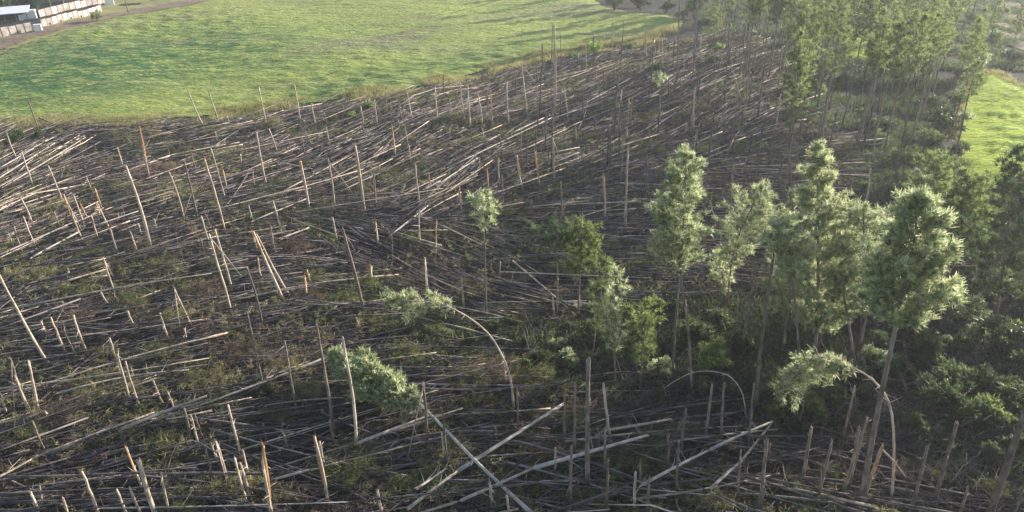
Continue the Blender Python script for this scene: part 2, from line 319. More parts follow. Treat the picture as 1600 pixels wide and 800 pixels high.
# ------------------------------------------------------------------ snapped trunks
# top x, top y, base x, base y in the photograph, kind: g grey (also trunks dark with shade), p pale, o orange torn, width factor
SN = """45,160,60,200 g|294,143,320,200 p|326,142,343,192 p|355,182,359,195 p|405,138,418,200 p|417,178,420,200 g|448,152,452,175 g|460,133,470,195 p|487,163,494,200 p|507,178,511,200 g
564,168,568,200 p|585,157,590,200 p|602,147,605,180 g|624,160,628,190 g|636,145,645,190 p|631,185,634,200 g|680,135,685,193 p|693,118,695,157 g|703,157,705,187 p|719,131,724,180 p|731,135,735,200 p
747,150,753,200 p|761,142,764,180 g|767,148,770,200 o|792,130,796,197 p|775,177,777,197 g|805,112,806,150 g|815,100,826,188 p|838,100,840,135 g|847,71,850,125 g|850,95,852,130 g|881,137,888,194 p
897,140,900,165 g|915,70,915,113 p|927,52,928,100 g|943,110,944,145 g|958,30,956,98 p|971,143,966,200 p|983,155,980,200 o|988,155,986,200 g|1009,130,1010,157 g|1026,65,1025,95 g|1029,57,1031,92 o|1034,60,1035,100 o
1053,40,1056,65 p|1062,0,1058,128 g|1096,55,1094,100 p|1069,90,1069,112 p|1085,145,1084,200 p|1123,20,1121,62 p|1155,-4,1152,62 g|1139,47,1136,103 g|1135,60,1157,92 p|1163,40,1162,90 g
1169,55,1168,95 g|1136,90,1135,150 g|1119,125,1119,147 p|1147,115,1160,160 p|1158,95,1155,125 g|1175,90,1165,150 g|1192,110,1184,185 g|1127,182,1127,203 p|1152,150,1148,200 g|1220,148,1212,200 p|1332,155,1326,200 p
10,209,28,252 p|35,242,53,295 p|76,260,101,323 p|218,200,235,282 o|184,232,193,262 p|262,230,267,248 g|337,207,339,222 p|330,233,352,313 p|288,252,310,345 g|320,250,352,362 o|298,238,309,272 g|348,266,354,295 o
265,270,288,345 p|32,309,50,350 p|37,340,58,393 p|70,329,75,340 p|85,332,93,353 p|100,305,116,350 o|107,320,130,378 p|115,305,134,358 p|125,318,140,345 o|135,277,147,305 p|149,296,160,330 o|152,318,173,360 p|150,317,159,343 o
143,338,154,376 p|173,360,186,400 p|204,363,214,392 p|216,350,222,370 p|241,343,245,357 p|13,365,22,388 p|22,355,38,402 g|288,326,291,338 g|308,355,312,370 g|315,340,328,386 p|322,337,330,360 g
327,368,361,487 p T|336,361,363,452 p T|314,374,319,395 g|389,324,397,350 p|394,363,402,392 p|376,242,378,260 p|395,268,398,290 p|401,208,418,297 p|421,203,434,240 p|451,222,455,242 g|471,215,477,247 g|475,203,490,232 g
510,200,515,225 p|513,249,523,325 p|437,280,438,292 p|448,275,443,290 p|427,316,441,365 p|612,197,618,247 o|632,197,638,232 p|639,227,642,255 o|553,212,556,227 g|584,272,588,328 g|520,341,527,377 p
537,363,570,488 g W|423,355,432,400 g|587,350,592,387 o|649,258,656,322 p|655,330,657,387 p|670,272,674,300 o|682,346,681,398 o|718,292,722,335 o W|749,250,749,264 p|761,264,762,305 o|779,248,780,290 p|784,276,785,325 g
702,335,702,350 g|735,202,737,227 g|754,202,758,225 p|782,202,784,240 g|814,200,815,250 g|808,244,819,300 o|836,238,845,297 o|864,217,865,288 p|900,200,900,222 p|830,315,832,337 g|876,286,876,332 g|879,325,879,340 p
804,288,804,315 g|973,228,971,285 g|982,230,978,360 p|979,200,981,222 p|964,200,965,220 g|965,310,966,328 g|1011,246,1008,312 g|1015,205,1015,240 g|1035,255,1034,285 g|1014,293,1014,305 g|1087,212,1086,232 p
1147,218,1146,245 g|1108,245,1100,350 g|1094,350,1092,380 p|1145,260,1138,350 g|1110,315,1119,352 p|1135,290,1130,330 g|1168,293,1163,330 g|968,383,968,395 p|907,345,908,360 g|872,360,871,400 g|1210,200,1200,265 g
1332,280,1329,310 g|1360,265,1353,320 p W|1525,377,1518,402 p|162,404,181,461 p|158,458,172,482 p|106,420,110,432 p|80,498,103,552 p|97,485,112,502 g|115,495,136,551 p|64,503,77,530 p|100,517,122,562 g
200,488,209,510 p|172,530,190,593 p|184,557,205,630 p|196,567,220,640 p|272,450,298,507 p|289,516,292,533 p|250,490,263,528 p|387,421,412,515 g|386,490,412,610 g|17,562,40,640 g|45,565,60,642 p|24,587,45,645 p|178,460,192,480 g
403,405,410,440 p|480,423,487,447 o|476,433,480,470 o|664,404,668,458 p|555,495,561,510 p|494,505,523,682 g|445,535,465,650 g|535,531,557,707 p|722,437,725,490 p|781,410,781,440 g|786,552,792,602 p|562,560,566,602 g
864,466,867,497 p|917,563,921,642 p|1180,415,1155,560 g|1210,400,1180,650 g W|1530,410,1515,452 p|1583,440,1580,472 g|1,615,10,647 p|30,600,46,640 p|72,645,82,670 p|52,660,72,707 g|65,600,78,620 g|240,597,256,634 p
262,613,275,643 p|288,640,297,680 g|298,650,310,698 p|304,648,315,682 g|357,635,380,722 p|367,717,388,792 p|376,725,392,782 p|380,705,395,762 p|338,690,357,762 p|331,697,343,727 p|323,705,332,740 g
198,700,222,762 o|252,740,266,806 p|128,738,156,810 p W|48,770,62,808 p W|62,762,70,800 g|98,780,110,812 p W|184,767,201,812 p|203,763,224,812 p|318,786,323,812 p W|411,698,428,812 o|410,723,426,815 p
492,685,512,787 o|500,692,511,737 p W|441,672,449,698 p|411,665,417,692 g|515,657,522,692 g|590,768,598,812 p W|661,600,669,705 g|692,648,697,732 g|690,677,694,727 p|775,670,777,687 o|765,755,768,792 p|792,775,795,806 p
808,605,810,677 g|868,700,865,740 p|882,612,882,702 g|893,700,893,792 g|899,600,897,717 g|943,602,954,692 p|935,670,935,720 g|946,670,944,737 g|1001,720,1002,767 g|993,740,990,802 p|1015,750,1012,802 g|950,720,948,802 g
1043,680,1044,742 g|1060,690,1058,772 g|1072,640,1065,712 g|1112,602,1100,692 g W|1132,600,1128,692 p W|1178,602,1170,702 g|1158,705,1153,782 p|1198,690,1187,804 p W|1194,770,1188,806 p W|1267,670,1252,757 p W
1300,690,1275,787 p W|1343,670,1315,772 p W|1355,655,1325,767 g|1290,647,1286,667 g|1378,698,1350,782 o W|1449,699,1422,797 p|1495,662,1460,787 g X|1512,763,1497,810 p W|1565,752,1555,792 p|1203,695,1200,732 g|1603,752,1585,804 p
1335,605,1315,692 g|1260,605,1245,672 g|1312,432,1340,592 g|1240,440,1222,557 g|1360,450,1342,556 g"""
LMS = {  # landmark trunks with a label of their own
 (0, 432, 76, 570): ('p', 1.2, 'long pale leaning pole, bare and branchless, above the straw-coloured brush heap'),
 (866, 42, 867, 187): ('p', 1., 'tallest snapped trunk standing against the green meadow edge'),
 (556, 231, 570, 333): ('o', 1.15, 'tall slim orange-sided snapped trunk amid long parallel logs'),
 (470, 256, 483, 328): ('o', 1.6, 'thick orange split trunk with a bare shattered side'),
 (397, 365, 446, 475): ('o', 1., 'leaning orange pole whose top touches its straighter twin'),
 (402, 368, 453, 462): ('p', 1., 'leaning pale pole crossed at its top by a more orange twin'),
 (1008, 54, 1010, 90): ('o', 1.7, 'short orange splintered stump beside the meadow corner'),
 (579, 420, 581, 449): ('o', 1.7, 'short bright orange stump alone in the dark clearing'),
 (920, 565, 919, 765): ('g', 1.5, 'thick dark trunk standing behind the long pale diagonal log'),
 (218, 722, 246, 812): ('p', 1.7, 'thick pale trunk with forked splintered top at the near edge'),
 (1604, 640, 1543, 815): ('g', 2.2, 'thickest dark trunk rising through the lower corner of the scene'),
 (1090, -6, 1083, 123): ('g', 1.2, 'tall snapped trunk standing on the far tip of the meadow'),
 (198, 263, 236, 388): ('p', 1.15, 'lone very tall pale pole with a mid-height break'),
 (943, 275, 945, 342): ('o', 1.3, 'orange-cored snapped trunk amid long horizontal logs'),
}
def torn_slivers(top, axis, r, mult, mt, name, parent):
    mb = MB()
    b1 = unit(np.cross(axis, [1, .2, .1])); b2 = np.cross(axis, b1)
    for k in range(5 if mult < 2 else 8):
        a = rng.random() * 6.28; rr = r * (.25 + .5 * rng.random()); L = r * (1.2 + 3.2 * rng.random()) * mult * (.7 if k else 1.2)
        c = top + (b1 * math.cos(a) + b2 * math.sin(a)) * rr - axis * .25 * mult
        tip = c + axis * (L + .25 * mult) + (b1 * math.cos(a) + b2 * math.sin(a)) * r * rng.normal(0, .6)
        mb.tube([c, (c * .5 + tip * .5) + rng.normal(0, .01, 3), tip], [r * .42, r * .3, r * .05], 4)
    return link(name, mb.mesh(name, mt), parent)
snag_i = 0
def snag(tx, ty, bx, by, kind, wf, label=None):
    base = P(bx, by); base[2] -= .15; top = PV(base, tx, ty, rng.normal(0, .5))
    h = np.linalg.norm(top - base); r = (.105 + .004 * min(h, 14)) * wf * rng.uniform(.85, 1.15)
    r *= .8 if by > 560 else .9
    if bx > 1090 and by > 560 and kind == 'p': kind = 'g'  # pale trunks at lower right turned grey: shade put into their colour
    far = proj(base)[2]; r *= 1 + max(0, far - 90) / 500
    axis = unit(top - base); o = None
    k = 7; ts = np.linspace(0, 1, k); bend = rng.normal(0, .012 * h, 3) * [1, 1, 0]
    pts = [base + (top - base) * t + bend * math.sin(t * math.pi) + (rng.normal(0, .015, 3)) for t in ts]
    rad = [r * (1.25 if i == 0 else 1.05 - .3 * t) for i, t in enumerate(ts)]
    mb = MB(); loc = base.copy(); pts = [q - loc for q in pts]
    mb.tube(pts, rad, 9, jag=r * 2.2)
    for s in range(int(rng.integers(2, 8))):                       # broken branch stubs
        t = rng.uniform(.35, .97); q = pts[0] + (pts[-1] - pts[0]) * t; a = rng.random() * 6.28; d = np.array([math.cos(a), math.sin(a), rng.uniform(-.1, .5)])
        L = rng.uniform(.2, .8 if rng.random() < .8 else 1.8); mb.tube([q, q + d * L * .6, q + d * L + [0, 0, -.08]], [.035, .022, .008], 4)
    m = M['pale'] if kind == 'p' else M['bark'] if kind == 'g' else M['pale']
    o = link('snapped_trunk', mb.mesh('snapped_trunk', m, smooth=True), None, loc)
    torn_slivers(pts[-1], axis, rad[-1], 1.0 if kind != 'o' else 1.8, M['torn'] if kind != 'o' else M['orange'], 'splintered_top', o)
    if kind == 'o':                                                # the side where the wood has split away
        mb = MB(); t0 = rng.uniform(.25, .5); ps = [pts[0] + (pts[-1] - pts[0]) * t for t in np.linspace(t0, 1, 4)]
        off = unit(np.array([rng.normal(0, .6), -1, .0])) * r * .35
        mb.tube([q + off for q in ps], [r * .4, r * .82, r * .8, r * .6], 7, jag=r * 2)
        link('split_wood', mb.mesh('split_wood', M['orange']), o)
    if not label and h > 3.5 and rng.random() < .09:                # top snapped over and still hanging by its fibres
        a = rng.random() * 6.28; hL = rng.uniform(2.5, 6); zt = pts[-1][2] * .97; dz_ = min(hL * rng.uniform(.5, .95), zt - .3); dh = math.sqrt(max(hL ** 2 - dz_ ** 2, .5))
        q0 = pts[-1] * .97; q1 = q0 + np.array([math.cos(a) * dh, math.sin(a) * dh, -dz_]); mb = MB()
        mb.tube([q0, q0 * .5 + q1 * .5 + [0, 0, .12], q1], [rad[-1] * .85, rad[-1] * .6, rad[-1] * .3], 6); link('hanging_top', mb.mesh('hanging_top', m, smooth=True), o)
    tag(o, label, 'snapped trunk', 'snapped trunks left standing by the storm')
    if not label:
        size = 'stub of a' if h < 2.2 else 'short' if h < 4.5 else 'mid-height' if h < 8 else 'tall'
        colr = {'p': 'pale', 'g': 'grey', 'o': 'orange-torn'}[kind]
        noun = f'{size} {colr} snapped trunk'
        want(o, noun, (tx + bx) / 2, (ty + by) / 2)
    return o, base, top
SNAGPOS = []
mbd = MB()
for k in range(60):                                               # the rest of the far ones, beyond the three hundred that show largest
    x = rng.uniform(820, 1345); y = rng.uniform(95, 330)
    if x < 1000: y = min(y, 270)
    b_ = P(x, y, -.1); hh = rng.choice([rng.uniform(2, 7), rng.uniform(5, 11)]); t_ = b_ + np.array([rng.normal(0, .03) * hh, rng.normal(0, .02) * hh, hh]); rr = rng.uniform(.09, .14)
    mbd.tube([b_, b_ * .5 + t_ * .5 + rng.normal(0, .03, 3), t_, t_ + [rng.normal(0, .05), 0, .7]], [rr * 1.1, rr, rr * .8, .02], 6)
tag(link('distant_snapped_trunks', mbd.mesh('distant_snapped_trunks', M['bark_log'], smooth=True)), 'many thin far snapped trunks standing across the upper blowdown', 'snapped trunks', kind='stuff')
for row in SN.replace('\n', '|').split('|'):
    a, *fl = row.split(); q = [float(v) for v in a.split(',')]
    wf = 1.2 if 'W' in fl else 1.45 if 'X' in fl else 1.0
    snag(*q, fl[0], wf)
for q, (kd, wf, lb) in LMS.items(): snag(*q, kd, wf, lb)

# ------------------------------------------------------------------ fallen logs
DF = [(60, 250, 30), (200, 280, 13), (100, 350, 22), (300, 330, 15), (60, 420, 20), (200, 450, 12), (300, 530, 18), (100, 560, 5), (250, 620, 13), (100, 700, 20), (300, 700, 12),
      (350, 770, 0), (450, 240, 22), (600, 250, 33), (700, 180, 22), (850, 170, 25), (700, 300, 36), (1000, 170, 28), (1100, 170, 33), (900, 250, 22), (950, 330, 4), (1050, 330, -3),
      (1150, 350, -7), (1250, 370, -6), (500, 380, -15), (600, 400, -25), (750, 400, -25), (650, 450, -18), (450, 450, 10), (600, 490, 9), (500, 600, 10), (600, 680, 17), (700, 700, 6),
      (850, 700, 3), (1000, 650, 9), (1100, 720, 14), (950, 770, -18), (1250, 740, -14), (450, 760, -14), (1350, 770, -15), (1500, 420, -8), (820, 620, 0), (150, 220, 8), (300, 230, 10), (880, 590, 10), (650, 780, 10), (200, 780, 0)]
DFa = np.array(DF, float)
def dirang(px, py):
    d2 = ((DFa[:, 0] - px) ** 2 + ((DFa[:, 1] - py) * 1.5) ** 2) + 200.; wgt = d2 ** -1.5
    a = np.radians(DFa[:, 2]); return math.atan2((wgt * np.sin(a)).sum(), (wgt * np.cos(a)).sum())
blow_px = [(-80, 205), (60, 200), (200, 200), (300, 195), (430, 180), (560, 165), (700, 140), (800, 115), (900, 95), (1000, 80), (1090, 60), (1180, 60), (1230, 120), (1270, 180), (1330, 230), (1330, 300),
           (1230, 330), (1230, 400), (1190, 440), (1100, 470), (1020, 470), (900, 500), (780, 530), (720, 560), (760, 600), (850, 610), (1000, 630), (1100, 660), (1200, 690), (1300, 740), (1460, 790), (1480, 900), (-80, 900)]
# prominent logs read from the photograph: x0,y0,x1,y1,kind(w white, p pale, g grey),width factor
LG = """0,262,52,232 w 1|-20,290,88,222 w 1|5,292,133,215 w 1.1|-10,330,60,300 p 1|150,352,215,330 w 1|-10,402,120,345 w 1|50,402,122,363 w 1.3|100,440,162,422 p 1.2|140,434,166,431 p 1.2
-10,750,60,712 p 1|60,712,240,645 p 1.1|195,668,322,619 w 1.4|140,735,300,688 g 1|165,592,300,558 g 1|300,560,400,528 g 1.1|440,300,556,238 p 1|395,345,480,310 w 1|535,298,602,266 w 1|612,366,668,322 w 1.1
668,322,770,250 p 1.1|663,296,688,283 w 1.2|683,289,746,247 w 1.2|440,372,482,356 w 1.3|620,352,860,162 g 1|700,262,862,184 w 1|860,186,934,160 w 1|890,198,932,180 p 1|1020,202,1056,176 w 1
800,242,888,200 p 1|806,330,1000,226 g 1|820,354,990,262 g 1|900,341,990,313 p .8|1080,256,1142,232 p 1|800,208,850,184 w 1.2|640,793,712,738 w 1.3|712,738,880,631 w 1.6|720,782,835,731 w 1.2
835,731,1012,680 w 1.6|860,802,1010,758 g 1.2|1010,758,1132,745 g 1.2|1005,757,1110,702 w 1.2|1110,702,1206,659 w 1.2|1113,761,1158,721 w 1.3|1158,721,1206,661 p 1|950,672,1055,654 p 1.2|1050,655,1146,645 g 1.2
560,692,668,650 w 1.3|605,677,722,638 p 1|500,717,560,703 g 1|430,748,700,680 p 1|652,763,696,733 w 1|400,760,560,708 g 1|560,660,640,640 g 1|400,600,470,570 p 1|425,487,490,460 g 1|450,352,520,390 g 1
600,402,710,462 g 1.2|680,410,770,450 g 1|300,655,430,640 g 1|0,650,90,600 g 1|700,500,560,530 g 1|1150,770,1300,785 g 1|1185,740,1320,752 g 1.2|1200,755,1360,790 p 1|1490,415,1545,416 p 1|1500,432,1590,452 g 1
860,470,945,476 w 1|905,262,1000,226 p 1|1015,210,1090,150 g 1|905,215,1040,110 g 1|740,195,880,150 g 1|880,180,985,122 w 1|410,250,560,208 g 1|300,205,420,182 g .9|230,320,420,262 g .9|1110,210,1190,150 g .9
1170,160,1290,130 g .9|0,600,130,560 g 1|100,540,330,470 g 1|505,640,640,610 g 1|1060,560,1110,500 g .6|30,520,200,488 g 1"""
def log_pts(a, b, bend, n=6):
    a = np.array(a); b = np.array(b); s = unit(np.cross(b - a, [0, 0, 1.])); L = np.linalg.norm(b - a)
    return [a + (b - a) * t + (s * bend * L + np.array([0, 0, abs(bend) * L * .3])) * math.sin(t * math.pi) for t in np.linspace(0, 1, n)]
def log_geom(mb, pts, r0, r1, n, stubs=0, loc=0):
    k = len(pts); rad = [r0 + (r1 - r0) * i / (k - 1) for i in range(k)]
    mb.tube(pts, rad, n, jag=r1 * 1.5)
    for s in range(stubs):
        i = rng.integers(1, k - 1); q = pts[i] + (pts[i + 1] - pts[i]) * rng.random(); d = unit(rng.normal(size=3) * [1, 1, .8] + [0, 0, .5] + unit(pts[-1] - pts[0]) * .7)
        L = rng.uniform(.3, 1.8); mb.tube([q, q + d * L * .6, q + d * L + rng.normal(0, .1, 3)], [.03, .02, .006], 3, cap=False)
def fallen_log(a, b, r0, r1, kind, bend, label=None):
    loc = np.array(a); pts = [q - loc for q in log_pts(a, b, bend)]
    mb = MB(); log_geom(mb, pts, r0, r1, 8, int(rng.integers(2, 9)))
    m = {'w': M['white'], 'p': M['pale'], 'g': M['bark_log']}[kind]
    o = link('fallen_log', mb.mesh('fallen_log', m, smooth=True), None, loc)
    torn_slivers(pts[0] - unit(pts[1] - pts[0]) * .0, -unit(pts[1] - pts[0]), r0 * .9, 1.0, M['torn'], 'torn_end', o)
    tag(o, label, 'log', 'logs lying across the windthrow')
    if not label:
        L = np.linalg.norm(pts[-1]); x0, y0, _ = proj(a); x1, y1, _ = proj(b)
        size = 'short' if L < 5 else 'long' if L > 11 else 'medium'
        colr = {'w': 'whitish', 'p': 'pale brown', 'g': 'grey'}[kind]
        want(o, f'{size} {colr} fallen log', (x0 + x1) / 2, (y0 + y1) / 2)
    return o
nlogs = 0
for row in LG.replace('\n', '|').split('|'):
    a, kd, wf = row.split(); x0, y0, x1, y1 = [float(v) for v in a.split(',')]; wf = float(wf)
    if y0 < y1: x0, y0, x1, y1 = x1, y1, x0, y0
    r = .088 * wf; lb = None
    if (x0, y0) == (712, 738): lb = 'large whitish log passing over the toppled green pine\'s trunk'
    A = P(x0, y0, 1.0 + (.5 if kd == 'w' else 0)); B = P(x1, y1, .9 + (.5 if kd == 'w' else 0))
    fallen_log(A, B, r * 1.15, r * .75, kd, rng.normal(0, .008), lb); nlogs += 1
cand = []
bw = PP([(x, min(y, 860)) for x, y in blow_px]); bx0, by0 = np.min(bw, 0); bx1, by1 = np.max(bw, 0)
while len(cand) < 4200:
    x = rng.uniform(bx0, bx1); y = rng.uniform(by0, by1)
    if not inpoly(x, y, bw): continue
    px, py, dz = proj([x, y, 0])
    if not (-60 < px < 1660): continue
    clear = ((px - 730) / 140) ** 2 + ((py - 420) / 45) ** 2
    if clear < 1 and rng.random() < .6: continue
    a = dirang(px, py) + rng.normal(0, R(4)) + (rng.normal(0, R(28)) if rng.random() < .1 else 0)
    q0 = P(px, py); q1 = P(px + 12 * math.cos(a), py - 12 * math.sin(a)); wd = unit((q1 - q0) * [1, 1, 0])
    L = rng.uniform(10, 20) if rng.random() < .75 else rng.uniform(2.5, 7)
    c = np.array([x, y, 0.]); s = -.5; A = c - wd * L / 2; B = c + wd * L / 2
    if rng.random() < .3: A, B = B, A
    lay = abs(rng.normal(0, .6)) + .1
    A[2] = H(A[0], A[1]) + lay + rng.normal(0, .15); B[2] = H(B[0], B[1]) + lay * .8 + rng.normal(0, .25)
    r0 = rng.uniform(.055, .12); r1 = r0 * rng.uniform(.35, .7)
    xa, ya, _ = proj(A); xb, yb, _ = proj(B); size = math.hypot(xb - xa, yb - ya) * r0 * ppm(c) * (1 + .8 * lay)
    vis = -20 < (xa + xb) / 2 < 1620 and (ya + yb) / 2 < 815
    cand.append((size if vis else 0, A, B, r0, r1, rng.normal(0, .02) if rng.random() < .8 else rng.normal(0, .07)))
cand.sort(key=lambda c: -c[0])
NI = 296 - nlogs
for sz, A, B, r0, r1, bd in cand[:NI]:
    kd = rng.choice(['g', 'g', 'g', 'p', 'w'], p=[.4, .26, .2, .1, .04]); fallen_log(A, B, r0 * .95, r1 * .9, kd, bd)
mb = MB(); mb2 = MB()
for sz, A, B, r0, r1, bd in cand[NI:]:
    log_geom(mb if rng.random() < .85 else mb2, log_pts(A, B, bd, 4), r0, r1, 6, int(rng.integers(0, 3)))
me = mb.mesh('fallen_timber', M['bark_log'], smooth=True)
tag(link('fallen_timber', me), 'tangled mass of smaller grey fallen trunks covering the blown-down forest', 'fallen timber', kind='stuff')
me = mb2.mesh('bleached_timber', M['pale'], smooth=True)
tag(link('bleached_timber', me), 'scattered paler small trunks mixed through the grey fallen timber', 'fallen timber', kind='stuff')
# twigs and broken branches
mb = MB(); k = 0; vs = []
while k < 42000:
    x = rng.uniform(bx0, bx1); y = rng.uniform(by0, by1)
    if not inpoly(x, y, bw): continue
    px, py, dz = proj([x, y, 0])
    if not (-30 < px < 1630 and py < 840): continue
    if rng.random() > min(1, 80 / dz + .25): continue
    a = dirang(px, py) + rng.normal(0, R(24)); wd = np.array([math.cos(a), math.sin(a) * 1.3, 0]); L = rng.uniform(.5, 3.2)
    c = np.array([x, y, H(x, y) + abs(rng.normal(0, .45))]); d = unit(wd + [0, 0, rng.normal(0, .22)])
    m_ = c + d * L * .5 + rng.normal(0, .12, 3); e = c + d * L + rng.normal(0, .12, 3)
    r = rng.uniform(.012, .04); mb.tube([c, m_, e], [r, r * .8, r * .4], 3, cap=False); k += 1
uw = np.array(PP([(800, 520), (1100, 440), (1330, 300), (1480, 260), (1650, 420), (1650, 800), (1400, 790), (1150, 660), (850, 600)])); (ux0, uy0), (ux1, uy1) = uw.min(0), uw.max(0); k = 0
while k < 9000:
    x = rng.uniform(ux0, ux1); y = rng.uniform(uy0, uy1)
    if not inpoly(x, y, uw): continue
    L = rng.uniform(.8, 5); c = np.array([x, y, H(x, y) + abs(rng.normal(0, .35))]); d = unit(np.array([rng.normal(0, 1), rng.normal(0, .7), abs(rng.normal(0, .25))])); m_ = c + d * L * .5 + rng.normal(0, .2, 3)
    rr = rng.uniform(.015, .045); mb.tube([c, m_, c + d * L + rng.normal(0, .2, 3)], [rr, rr * .8, rr * .4], 3, cap=False); k += 1
tag(link('broken_branches', mb.mesh('broken_branches', M['litter'])), 'litter of broken twigs and branches between the fallen trunks', 'branch litter', kind='stuff')

# ------------------------------------------------------------------ foliage builders
def needle_cloud(clumps, outs, nb, L, W, up=.35, spread=.75):
    c = np.repeat(clumps, nb, 0); o = np.repeat(outs, nb, 0); n = len(c)
    d = unit(o * .8 + np.array([0, 0, up]) + rng.normal(size=(n, 3)) * spread)
    return blades(c + rng.normal(size=(n, 3)) * .07, d, L * rng.uniform(.6, 1.3, n), W)
def crown_on_axis(axis_pts, prof, nbranch, per, nb, mbl, mbw, L=.42, W=.05, up=.35, droop=0., asym=None, gap=.3, brad=.03, sweep=.35):
    """branches leave the axis, needles sit in tufts along their outer part"""
    ap = np.asarray(axis_pts, float); k = len(ap); cl = []; ou = []
    seg = np.concatenate([[0], np.cumsum(np.linalg.norm(np.diff(ap, axis=0), axis=1))]); tot = seg[-1]
    T = unit(np.gradient(ap, axis=0))
    for i in range(nbranch):
        t = (i + rng.random()) / nbranch; s = t * tot; j = min(np.searchsorted(seg, s, 'right') - 1, k - 2); f = (s - seg[j]) / (seg[j + 1] - seg[j] + 1e-9)
        p = ap[j] + (ap[j + 1] - ap[j]) * f; ax = T[j]
        b1 = unit(np.cross(ax, [.3, .9, .2])); b2 = np.cross(ax, b1); a = rng.random() * 6.283
        out = b1 * math.cos(a) + b2 * math.sin(a)
        if asym is not None: out = unit(out + np.array(asym) * .7)
        r = prof(t) * rng.uniform(.45, 1.18)
        if rng.random() < gap * .5: r *= .5
        tip = p + out * r * (1 if sweep < .5 else .75) + ax * r * sweep + np.array([0, 0, -droop * r])
        mid = p + out * r * .55 + ax * r * sweep * .3
        if mbw is not None: mbw.tube([p, mid, tip], [brad, brad * .7, brad * .3], 3, cap=False)
        m = max(2, int(per * r / 1.5))
        for q in range(m):
            u = .35 + .7 * (q + rng.random()) / m
            c = (p * (1 - u) ** 2 + mid * 2 * u * (1 - u) + tip * u * u) + rng.normal(0, .08 + .04 * r, 3)
            cl.append(c); ou.append(unit(out * .7 + ax * (.3 + .7 * sweep) + np.array([0, 0, -droop * .6])))
    tipd = T[-1]
    for q in range(6): cl.append(ap[-1] - tipd * rng.uniform(0, .6)); ou.append(tipd)
    mbl.quads(needle_cloud(np.array(cl), np.array(ou), nb, L, W, up))
def smooth_path(pts, n=18):
    pts = np.array(pts, float); k = len(pts); t = np.linspace(0, k - 1, n); out = []
    for q in t:
        i = min(int(q), k - 2); f = q - i; p0 = pts[max(i - 1, 0)]; p1 = pts[i]; p2 = pts[i + 1]; p3 = pts[min(i + 2, k - 1)]
        out.append(.5 * ((2 * p1) + (-p0 + p2) * f + (2 * p0 - 5 * p1 + 4 * p2 - p3) * f * f + (-p0 + 3 * p1 - 3 * p2 + p3) * f ** 3))
    return np.array(out)
cone = lambda R_, p=.8: (lambda t: R_ * (max(0, 1 - t) ** p) * (.55 + .45 * min(1, t * 5)) + .25)
ball = lambda R_: (lambda t: R_ * math.sqrt(max(.02, 1 - (2 * t - 1) ** 2)) ** .8 + .15)
def key_tree(name, px, t0, prof, nbr, per, nb, label, cat, mat_n, rb=.2, trunkmat='bark', L=.42, W=.055, up=.35, droop=0., asym=None, tip_r=.04, group=None, pts3=None, gap=.3, sweep=.35):
    rb *= .82
    if pts3 is None:
        base = P(*px[0]); base[2] -= .15; pts3 = [base] + [PV(base, *q) for q in px[1:]]
    pts = smooth_path(pts3, 20); loc = pts[0].copy(); pts = pts - loc; n = len(pts)
    e = link(name, None, None, loc)
    mb = MB(); rad = [rb * (1 - (1 - tip_r / rb) * (i / (n - 1)) ** .9) for i in range(n)]; rad[0] *= 1.2
    mb.tube(pts, rad, 8); ml = MB(); i0 = int(t0 * (n - 1)); cut = pts[i0:]
    crown_on_axis(cut, prof, nbr, per, nb, ml, mb, L, W, up, droop, asym, gap, .03, sweep)
    for s in range(8):                                             # dead stubs on the bare stem
        if i0 > 3 and t0 < .95:
            i = rng.integers(2, i0); a = rng.random() * 6.28; d = np.array([math.cos(a), math.sin(a), .2]); mb.tube([pts[i], pts[i] + d * rng.uniform(.3, 1.2)], [.03, .01], 3, cap=False)
    link('trunk', mb.mesh('trunk', M[trunkmat], smooth=True), e); link('crown', ml.mesh('crown', M[mat_n]), e)
    tag(e, label, cat, group)
    if len(px): 
        pass
    return e

PG = 'pines still standing in the blowdown'
key_tree('pine_tree', [(760, 500), (758, 420), (756, 360), (752, 303)], .70, ball(1.35), 30, 7, 22, 'small pine with a round tuft of foliage on a slim bare stem', 'pine tree', 'needle_pale', .13, L=.4)
key_tree('pine_tree', [(1050, 597), (1056, 500), (1061, 430), (1060, 370), (1040, 312)], .54, cone(2.3, .55), 85, 8, 24, 'left one of two crossing tall pines, crown hanging left of its stem', 'pine tree', 'needle_pale', .16, asym=(-.8, 0, 0), W=.045, L=.4)
key_tree('pine_tree', [(1082, 614), (1074, 500), (1064, 430), (1068, 350), (1073, 236)], .66, cone(2.1, .5), 85, 8, 24, 'taller of two crossing pines, with a pointed crown', 'pine tree', 'needle_pale', .17, asym=(-.5, 0, 0), W=.045, L=.4)
key_tree('pine_tree', [(1136, 487), (1142, 420), (1155, 365), (1180, 315), (1193, 290)], .28, ball(2.0), 90, 8, 18, 'lopsided young pine leaning right, crown of loose tufts', 'pine tree', 'needle_pale', .13, W=.045, L=.4)
key_tree('pine_tree', [(1274, 560), (1278, 450), (1278, 330), (1276, 226)], .2, (lambda t: .25 + 5.6 * min(1, t * 3 + .3) * (max(0, 1 - t) ** .9)), 230, 8, 24, 'big cone-shaped pine with a dense pale green crown', 'pine tree', 'needle_pale', .24, W=.05, L=.42)
key_tree('pine_tree', [(1342, 585), (1348, 450), (1350, 322)], .38, ball(2.2), 110, 8, 16, 'slim pine close behind the right side of the cone-shaped pine', 'pine tree', 'needle_pale', .15, W=.045, L=.4)
key_tree('pine_tree', [(1253, 600), (1240, 450), (1228, 345)], .55, ball(1.9), 90, 8, 18, 'slim pine just left of the cone-shaped pine, small low crown', 'pine tree', 'needle_pale', .15, W=.045, L=.4)
